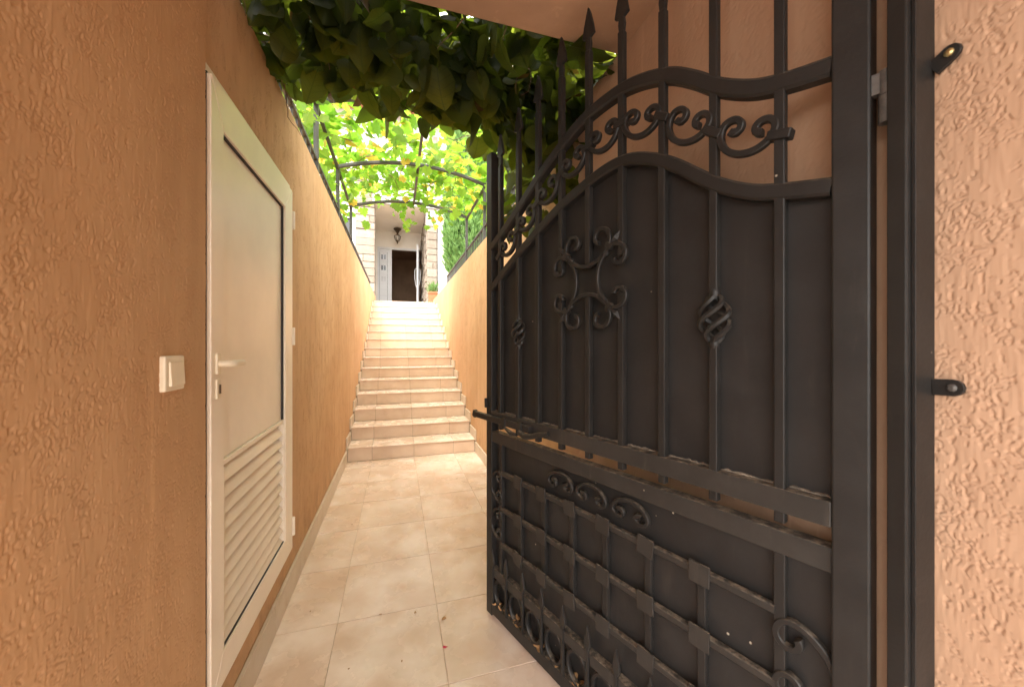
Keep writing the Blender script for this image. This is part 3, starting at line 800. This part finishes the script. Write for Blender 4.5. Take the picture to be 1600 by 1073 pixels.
def leaf_matrix(pos, size, yaw, pitch, roll):
    return Matrix.Translation(pos) @ Matrix.Rotation(yaw, 4, 'Z') @ Matrix.Rotation(pitch, 4, 'X') @ Matrix.Rotation(roll, 4, 'Y') @ Matrix.Diagonal((size, size, size, 1))
def build_leaves(parent, mats_sorted, gen, nvar, mat, nparts, wmul=1.0):
    """first nparts transforms become leaf parts, the rest one mass"""
    meshes = [leaf_mesh(gen, s+1, mat, 'leaf') for s in range(nvar)]
    inv = pinv(parent)
    for i, M in enumerate(mats_sorted[:nparts]):
        o = bpy.data.objects.new('leaf', meshes[i % nvar]); C.objects.link(o); o.parent = parent
        o.matrix_local = inv @ M
    rest = mats_sorted[nparts:]
    if rest:
        V = []; F = []; off = 0
        data = []
        for me in meshes:
            co = np.array([v.co[:] for v in me.vertices]); fa = [tuple(p.vertices) for p in me.polygons]; data.append((co, fa))
        for i, M in enumerate(rest):
            co, fa = data[i % nvar]; A = np.array(M)
            V.append(co @ A[:3,:3].T + A[:3,3]); F += [tuple(off+k for k in q) for q in fa]; off += len(co)
        me = bpy.data.meshes.new('foliage'); me.from_pydata(np.concatenate(V).tolist(), [], F); me.materials.append(MATS[mat])
        for p in me.polygons: p.use_smooth = True
        at = me.attributes.new('lc', 'FLOAT_VECTOR', 'POINT'); at.data.foreach_set('vector', np.concatenate([data[i % nvar][0] for i in range(len(rest))]).astype(np.float32).ravel())
        o = obj('foliage', me, parent); o['kind'] = 'stuff'

# dark big-leaved climber hanging behind the roof slab
vr = random.Random(21)
vine = thing('climbing_vine', 'dark big-leaved climber hanging in a curtain below the roof slab edge', 'vine', (.2, 1.9, 2.5))
def hang(x):      # how low the curtain hangs across the passage
    return interp([(-.75,2.42),(-.5,2.36),(-.2,2.34),(.0,2.26),(.15,2.21),(.35,2.27),(.55,2.31),(.72,2.14),(.95,2.12)], x)
mats = []
for i in range(420):                                     # the front curtain
    x = vr.uniform(-.62, .88); y = 1.5 + abs(vr.gauss(0, .22)) + (.25 if x > .42 else 0)
    lo = hang(x) + .16
    z = lo + (2.72-lo)*vr.random()**1.25
    s = vr.choice((.075,.095,.11,.125,.15))*vr.uniform(.7,1.05)*(1.15 if z < lo+.06 else 1)
    mats.append((z, leaf_matrix((x,y,z), s, vr.gauss(0,.75), vr.gauss(-.12,.28), vr.gauss(0,.3))))
for i in range(640):                                     # the roof of leaves above
    x = vr.uniform(-.75, 1.0); y = vr.uniform(1.43, 2.3); z = vr.uniform(2.55, 2.95)
    z += .15*(y-2)
    mats.append((z+.4, leaf_matrix((x,y,z), vr.uniform(.08,.14), vr.uniform(-3.1,3.1), vr.gauss(-.8,.5), vr.gauss(0,.6))))
for i in range(90):                                      # strands down the right wall behind the gate
    y = vr.uniform(1.75, 2.6); x = vr.uniform(.66,.90); z = vr.uniform(2.02, 2.6)
    mats.append((z-.1, leaf_matrix((x,y,z), vr.uniform(.07,.13), vr.gauss(-.5,.6), vr.gauss(-.1,.4), vr.gauss(0,.5))))
for i in range(170):                                     # thicker mat in the corner by the right wall
    x = vr.uniform(.5, 1.1); y = vr.uniform(1.43, 2.3); z = vr.uniform(2.5, 2.9)
    mats.append((z+.4, leaf_matrix((x,y,z), vr.uniform(.08,.14), vr.uniform(-3.1,3.1), vr.gauss(-.8,.5), vr.gauss(0,.6))))
mats.sort(key=lambda q: q[0])
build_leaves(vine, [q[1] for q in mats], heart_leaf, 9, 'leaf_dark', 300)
def wander(p, d, ln, step, jit, r0, r1, rr_, zmin=0):
    pts = [Vector(p)]; d = Vector(d).normalized(); n = max(3, int(ln/step))
    for i in range(n):
        d = (d + Vector((rr_.gauss(0,jit), rr_.gauss(0,jit), rr_.gauss(0,jit)))).normalized()
        if (pts[-1] + d*step).z < zmin: d.z = abs(d.z)*.3; d.normalize()
        pts.append(pts[-1] + d*step)
    return pts, [r0 + (r1-r0)*i/n for i in range(n+1)]
for i in range(46):
    x = vr.uniform(-.6,.88); y = vr.uniform(1.5,2.2)
    pts, rad = wander((x,y,2.75), (vr.gauss(0,.3), vr.gauss(0,.3), -1), vr.uniform(.2,.42), .04, .22, .0034, .0012, vr)
    P('stem', MB().tube(pts, rad, 5), 'twig', vine, 0, 60)
for i in range(9):
    pts, rad = wander((vr.uniform(-.75,.0), vr.uniform(1.5,2.4), 2.72), (1,vr.gauss(0,.3),.02), 1.5, .06, .14, .010, .004, vr, 2.62)
    P('stem', MB().tube(pts, rad, 6), 'bark', vine, 0, 60)
# bare twigs trailing over the left wall
for i in range(4):
    pts, rad = wander((XL+.01+vr.random()*.02, 1.98+i*.05, 2.52), (.10,-.1,-1), .22, .03, .2, .0028, .001, vr)
    P('stem', MB().tube(pts, rad, 5), 'twig', vine, 0, 60)

# grapevine over the pergola
gr = random.Random(5)
grape = thing('grapevine', 'bright green and yellow grapevine covering the pergola over the stairs', 'vine', (.19, 4.2, 3.0))
mats = []
for i in range(1500):
    x = gr.uniform(-.85, 1.2); y = gr.uniform(2.5, 5.75)
    if mnoise.noise(Vector((x*1.8, y*1.5, 3.3))) < -.28: continue
    z = arch_z(min(max(x,PX0),PX1)) + gr.uniform(.045,.42)
    mats.append((y + (z-3)*2, leaf_matrix((x,y,z), gr.uniform(.07,.135), gr.uniform(-3.1,3.1), gr.gauss(-1.0,.55), gr.gauss(0,.6))))
for i in range(230):                                     # bunches hanging between the bars
    x = gr.uniform(-.7, 1.05); y = gr.choice(AY[1:]) + gr.gauss(0,.22)
    if mnoise.noise(Vector((x*3, y*3, 8.1))) < -.02: continue
    z = arch_z(min(max(x,PX0),PX1)) - gr.random()**1.6*.34 + .04
    mats.append((y-3, leaf_matrix((x,y,z), gr.uniform(.07,.12), gr.gauss(0,.9), gr.gauss(-.3,.45), gr.gauss(0,.5))))
for i in range(150):                                     # trailing over the left edge
    y = gr.uniform(2.6, 5.2); x = gr.uniform(-1.0,-.58); z = gr.uniform(2.7,3.25)
    mats.append((y-2, leaf_matrix((x,y,z), gr.uniform(.09,.14), gr.gauss(.5,.9), gr.gauss(-.3,.5), gr.gauss(0,.5))))
for i in range(230):                                     # and over the right edge, down towards the railing
    y = gr.uniform(2.3, 4.6); x = gr.uniform(.93,1.6); z = gr.uniform(2.5,3.35)
    mats.append((y-2, leaf_matrix((x,y,z), gr.uniform(.09,.14), gr.gauss(-.5,.9), gr.gauss(-.3,.5), gr.gauss(0,.5))))
for i in range(16):                                      # one loose strand at the last arch
    z = 3.2 - i*.022; mats.append((0, leaf_matrix((.02+gr.gauss(0,.06)+i*.012, 5.42+gr.gauss(0,.04), z), gr.uniform(.05,.09), gr.gauss(0,.8), gr.gauss(-.2,.4), gr.gauss(0,.5))))
mats.sort(key=lambda q: q[0])
build_leaves(grape, [q[1] for q in mats], grape_leaf, 5, 'leaf_grape', 300)
for i in range(30):
    y = gr.uniform(2.6,5.5); x = gr.uniform(-.6,1.0)
    pts, rad = wander((x,y,arch_z(min(max(x,PX0),PX1))+.05), (gr.gauss(0,1), gr.gauss(0,.8), -.02), gr.uniform(.3,.7), .05, .16, .005, .0018, gr, 3.05)
    P('stem', MB().tube(pts, rad, 5), 'twig', grape, 0, 60)
for x, y in ((XR+.12, 3.3), (XL-.14, 3.4)):
    pts, rad = wander((x,y,2.24), (0,.05,1), .95, .06, .12, .026, .014, gr); P('stem', MB().tube(pts, rad, 7), 'bark', grape, 0, 60)

# ------------------------------------------------------------------ house at the head of the stairs
HY, HD = 10.5, 13.0
CEIL = 4.96
house = thing('house', 'white house with stone pillars and an open porch at the top of the stairs', 'house', (.1, HY, LAND))
P('wall', MB().box(-5.5, -1.76, HY+.12, HY+.37, 2.2, 7.4).box(-1.76, -1.04, HY+.12, HY+.37, 2.2, 3.25).box(-1.76, -1.04, HY+.12, HY+.37, 4.65, 7.4), 'white_plaster', house)
wn_ = P('window', MB().box(-1.759, -1.041, HY+.25, HY+.27, 3.251, 4.649), 'dark_glass', house)
f = MB()
for a, b, c_, d in ((-1.759,-1.68,3.251,4.649),(-1.12,-1.041,3.251,4.649),(-1.68,-1.12,3.251,3.33),(-1.68,-1.12,4.57,4.649),(-1.43,-1.37,3.33,4.57)): f.box(a, b, HY+.16, HY+.249, c_, d)
P('window_frame', f, 'white_paint', wn_)
P('wall', MB().box(1.08, 6, HY+.06, HY+.31, 2.2, 7.4), 'white_plaster', house)
P('porch_wall', MB().box(-.95, -.66, HY+.44, HD, 2.2, CEIL), 'porch_plaster', house)
P('ceiling', MB().box(-1.04, 1.06, HY+.02, HD+.2, CEIL, CEIL+.2), 'porch_plaster', house)
P('fascia', MB().box(-.60, 1.075, HY-.06, HY+.02-.001, CEIL-.0, CEIL+.34), 'white_plaster', house)
P('upper_wall', MB().box(-1.04, 1.08, HY+.1, HY+.35, CEIL+.2, 7.4), 'white_plaster', house)
rf = P('roof', MB().box(-6, 6.5, HY-.5, HY+6, 7.4, 7.6), 'roof_tile', house)
# back wall of the porch round the doorway
DX0, DX1, DH = -.18, .66, 4.37
P('porch_wall', MB().box(-.66, .80, HD, HD+.2, DH+.06, CEIL-.001).box(-.80,-.60,HD,HD+.2,2.2,DH+.06), 'porch_plaster', house)
P('room', MB().box(-1.2, 1.6, 16.9, 17, 2.2, 5).box(-1.2,-1.1,HD+.201,16.9,2.2,5).box(1.5,1.6,HD+.201,16.9,2.2,5).box(-1.1,1.5,HD+.201,16.9,4.9,5).box(-1.1,1.5,HD+.201,16.9,2.2,2.27), 'room_dark', house)
P('inner_step', MB().box(-.3, 1.0, 15.6, 16.8, 2.27, 2.62), 'door_brown', house)
sl = P('side_panel', MB().box(-.60, DX0, HD+.03, HD+.09, LAND, DH), 'white_paint', house)
P('door_frame', MB().box(-.60, .72, HD-.02, HD+.1, DH, DH+.06).box(DX0-.035, DX0+.02, HD-.01, HD+.11, LAND, DH-.001).box(DX1, DX1+.06, HD-.01, HD+.11, LAND, DH-.001), 'white_paint', house)
P('groove', MB().box(-.545,-.537,HD+.024,HD+.029,LAND,DH-.1).box(-.297,-.289,HD+.024,HD+.029,LAND,DH-.1), 'dark_glass', sl)
for z in (4.115, 3.76, 3.40):
    P('square_moulding', MB().box(-.52,-.31,HD+.018,HD+.0295,z-.13,z-.115).box(-.52,-.31,HD+.018,HD+.0295,z+.115,z+.13).box(-.52,-.505,HD+.018,HD+.0295,z-.115,z+.115).box(-.325,-.31,HD+.018,HD+.0295,z-.115,z+.115), 'white_paint', sl)
    for a in (-.485, -.405):
        P('pane', MB().box(a, a+.062, HD+.022, HD+.0295, z-.075, z+.075), 'dark_glass' if z > 3.5 else 'white_line', sl)
for z in (3.05, 2.85, 2.65): P('groove', MB().box(-.53,-.30,HD+.024,HD+.029,z,z+.008), 'white_line', sl)
dl = P('door_leaf', MB().beam((.665, HD-.03, (LAND+DH)/2+.005), (.617, HD-.88, (LAND+DH)/2+.005), .058, DH-LAND-.02), 'white_paint', house, .004)
for sg in (-1, 1):
    hxx = .619 + sg*.03; ox = sg*.05
    P('pull_handle', MB().tube([(hxx,HD-.82,3.62),(hxx+ox,HD-.83,3.60),(hxx+ox,HD-.83,3.32),(hxx+ox*.6,HD-.83,3.14),(hxx,HD-.82,3.05)], 0.011, 8), 'white_paint', dl, 0, 50)
# stone pillars: a core and its blocks
hs = random.Random(3)
def stone_face(parent, a0, a1, z0, z1, plane, axis, sgn, h0=.165, h1=.24, w0=.18, w1=.5, dep=.05):
    z = z0
    while z < z1 - .03:
        hh = min(hs.uniform(h0, h1), z1 - z); hh = z1 - z if z1 - z - hh < .08 else hh
        a = a0
        while a < a1 - .01:
            ww = min(hs.uniform(w0, w1), a1 - a); ww = a1 - a if a1 - a - ww < .1 else ww
            pr = hs.uniform(.25, 1)*dep
            if axis == 'y': x0, x1, y0, y1 = a, a+ww, plane - pr, plane + .03
            else: x0, x1, y0, y1 = min(plane+.03, plane-pr), max(plane+.03, plane-pr), a, a+ww
            o = tile_box(x0, x1, y0, y1, z+.004, z+hh-.004, 'stone', 'stone', parent, g=.004, bev=.012)
            a += ww
        z += hh
pl_ = P('stone_pillar', MB().box(-1.02, -.56, HY+.05, HY+.44, 2.2, 5.75), 'stone', house)
stone_face(pl_, -1.03, -.55, LAND, 5.75, HY+.05, 'y', 1)
pr_ = P('stone_pillar', MB().box(.80, 1.05, HY+.05, HD+.0, 2.2, CEIL-.002), 'stone', house)
stone_face(pr_, .79, 1.06, LAND, 4.50, HY+.05, 'y', 1, w0=.14, w1=.3)
stone_face(pr_, HY+.06, HD-.02, LAND, CEIL-.05, .80, 'x', 1, .13, .22, .16, .4, .06)
P('pillar_head', MB().box(.765, 1.07, HY-.0, HY+.3, 4.503, CEIL-.001), 'white_plaster', house)
P('chimney_pier', MB().box(.86, 1.06, HY-.08, HY+.09, CEIL+.345, 6.9), 'stone', house)

lan = thing('porch_lantern', 'dark bronze lantern hanging from the porch ceiling above the front door', 'lantern', (.02, 12.55, CEIL-.5))
lx, ly, lz = .02, 12.55, CEIL
P('canopy', MB().lathe([(.02,lz-.001),(.115,lz-.02),(.12,lz-.05),(.07,lz-.10),(.03,lz-.17),(.028,lz-.20),(.05,lz-.22),(.115,lz-.255),(.10,lz-.262)], lx, ly, 8), 'bronze', lan)
P('glass', MB().lathe([(.095,lz-.263),(.085,lz-.33),(.055,lz-.40)], lx, ly, 8), 'lamp_glass', lan)
cg = MB()
for q in range(6):
    a = 2*math.pi*q/6; cg.tube([(lx+.10*math.cos(a), ly+.10*math.sin(a), lz-.26),(lx+.088*math.cos(a), ly+.088*math.sin(a), lz-.33),(lx+.06*math.cos(a), ly+.06*math.sin(a), lz-.405)], .010, 5)
cg.lathe([(.062,lz-.40),(.05,lz-.43),(.02,lz-.45),(.025,lz-.47),(.004,lz-.51)], lx, ly, 8)
P('cage', cg, 'bronze', lan)

pot = thing('flower_pot', 'orange terracotta pot with a dry plant at the head of the stairs', 'flower pot', (.90, HY-.38, LAND))
P('pot', MB().box(.795, 1.005, HY-.48, HY-.28, LAND+.0005, LAND+.31).box(.78, 1.02, HY-.495, HY-.265, LAND+.3105, LAND+.36), 'terracotta', pot, .008)
m = MB(); pt = random.Random(9)
for i in range(90):
    a = pt.uniform(0, 6.28); l_ = pt.uniform(.1,.33); c0 = Vector((.9+pt.gauss(0,.05), HY-.38+pt.gauss(0,.05), LAND+.34))
    tip = c0 + Vector((math.cos(a)*l_*.4, math.sin(a)*l_*.4, l_)); nx = Vector((-math.sin(a), math.cos(a), 0))*.012; md = c0.lerp(tip,.6)+Vector((0,0,.02))
    m.add([c0, md+nx, tip, md-nx], [(0,1,2,3)])
me = bpy.data.meshes.new('plant'); me.from_pydata(m.v, [], m.f); me.materials.append(MATS['leaf_cypress']); obj('plant', me, pot)

# ------------------------------------------------------------------ cypress and shrubs beyond the right wall
def conifer(label, x, y, z0, hgt, rad, n, seed, name='cypress_tree', lean=0):
    r = random.Random(seed); t_ = thing(name, label, 'tree', (x, y, z0))
    P('trunk', MB().tube([(x,y,z0-.05),(x+.02,y,z0+hgt*.5),(x,y,z0+hgt*.9)], [.09,.06,.02], 8), 'bark', t_, 0, 60)
    V = []; F = []
    for i in range(n):
        u = r.random()**.8; z = z0 + .1 + hgt*u
        a = r.uniform(0, 2*math.pi)
        prof = math.sin(min(1, u*3.2+.18)*math.pi/2)*(1-u**2.6)**.7
        lump = 1 + .20*mnoise.noise(Vector((math.cos(a)*2.2, math.sin(a)*2.2, z*1.8+seed))) + .12*mnoise.noise(Vector((math.cos(a)*5, math.sin(a)*5, z*5+seed)))
        rr_ = rad*prof*lump*(1 - .55*r.random()**1.6)
        c0 = Vector((x+rr_*math.cos(a), y+rr_*math.sin(a), z))
        d = Vector((math.cos(a)*.45, math.sin(a)*.45, 1)) + Vector((r.gauss(0,.3), r.gauss(0,.3), r.gauss(0,.2))); d.normalize()
        l_ = r.uniform(.09,.20); nx = d.cross(Vector((r.gauss(0,1), r.gauss(0,1), r.gauss(0,1)))).normalized()*r.uniform(.012,.026)
        k = len(V); md = c0 + d*l_*.55
        V += [c0, md+nx, c0+d*l_, md-nx]; F.append((k,k+1,k+2,k+3))
    me = bpy.data.meshes.new('crown'); me.from_pydata([tuple(v) for v in V], [], F); me.materials.append(MATS['leaf_cypress'])
    o = obj('crown', me, t_); return t_
conifer('dense green cypress beside the stone pillar, behind the right railing', 1.62, 8.9, 2.26, 5.2, .56, 34000, 4)

# ------------------------------------------------------------------ litter
lr = random.Random(11)
def dry(name, x, y, z, s, label, cat, grp, mat='dry_leaf', par=None):
    v, f = heart_leaf(lr.randint(1,99), .5, .5)
    M = Matrix.Translation((x,y,z)) @ Matrix.Rotation(lr.uniform(0,6.28),4,'Z') @ Matrix.Rotation(R(-88)+lr.gauss(0,.15),4,'X') @ Matrix.Diagonal((s,s,s,1))
    V = [M @ Vector(p) for p in v]; lo = min(p.z for p in V); V = [(p.x, p.y, p.z - lo + z) for p in V]
    me = bpy.data.meshes.new(name); me.from_pydata(V, [], f); me.materials.append(MATS[mat]); o = obj(name, me); tag(o, label, cat, grp); return o
dry('fallen_leaf', .215, 1.79, .001, .022, 'small curled brown leaf on the floor near the gate foot', 'leaf', 'litter on the floor')
dry('fallen_leaf', .085, 1.86, .001, .012, 'tiny dark leaf scrap on a floor tile joint', 'leaf', 'litter on the floor')
dry('petal', .190, 1.62, .001, .018, 'small red petal on the floor tiles', 'petal', 'litter on the floor', 'petal')
dry('fallen_leaf', -.07, 1.90, .001, .014, 'tiny pale leaf scrap in the middle of a floor tile', 'leaf', 'litter on the floor')
def gpt(t_, yl): return (.411 - GD[0]*t_ + .9466463*yl, 1.767 - GD[1]*t_ + .3222744*yl)
for x, y, sz, lab in ((-.40, 2.02, .010, 'dark speck of leaf beside the left skirting under the door'), (-.18, 1.62, .008, 'tiny brown scrap on the nearest left floor tile'), (.02, 1.60, .009, 'tiny brown scrap in the middle of the nearest floor tile'),
                      (-.30, 2.9, .014, 'curled dry leaf on the floor before the left skirting'), (.55, 3.6, .016, 'dry leaf on the floor just before the stairs at right')):
    dry('fallen_leaf', x, y, .001, sz, lab, 'leaf', 'litter on the floor')
for i in range(34):
    t_ = lr.choice([.10,.22,.345,.465,.59,.71,.83]) + lr.gauss(0,.028); x, y = gpt(t_, lr.uniform(.008,.028))
    dry('dry_leaf', x, y, .0755 + lr.random()*.012, lr.uniform(.014,.03), 'scrap of dry brown leaf lying in the ring frieze of the gate', 'leaf', 'dry leaves in the gate foot')
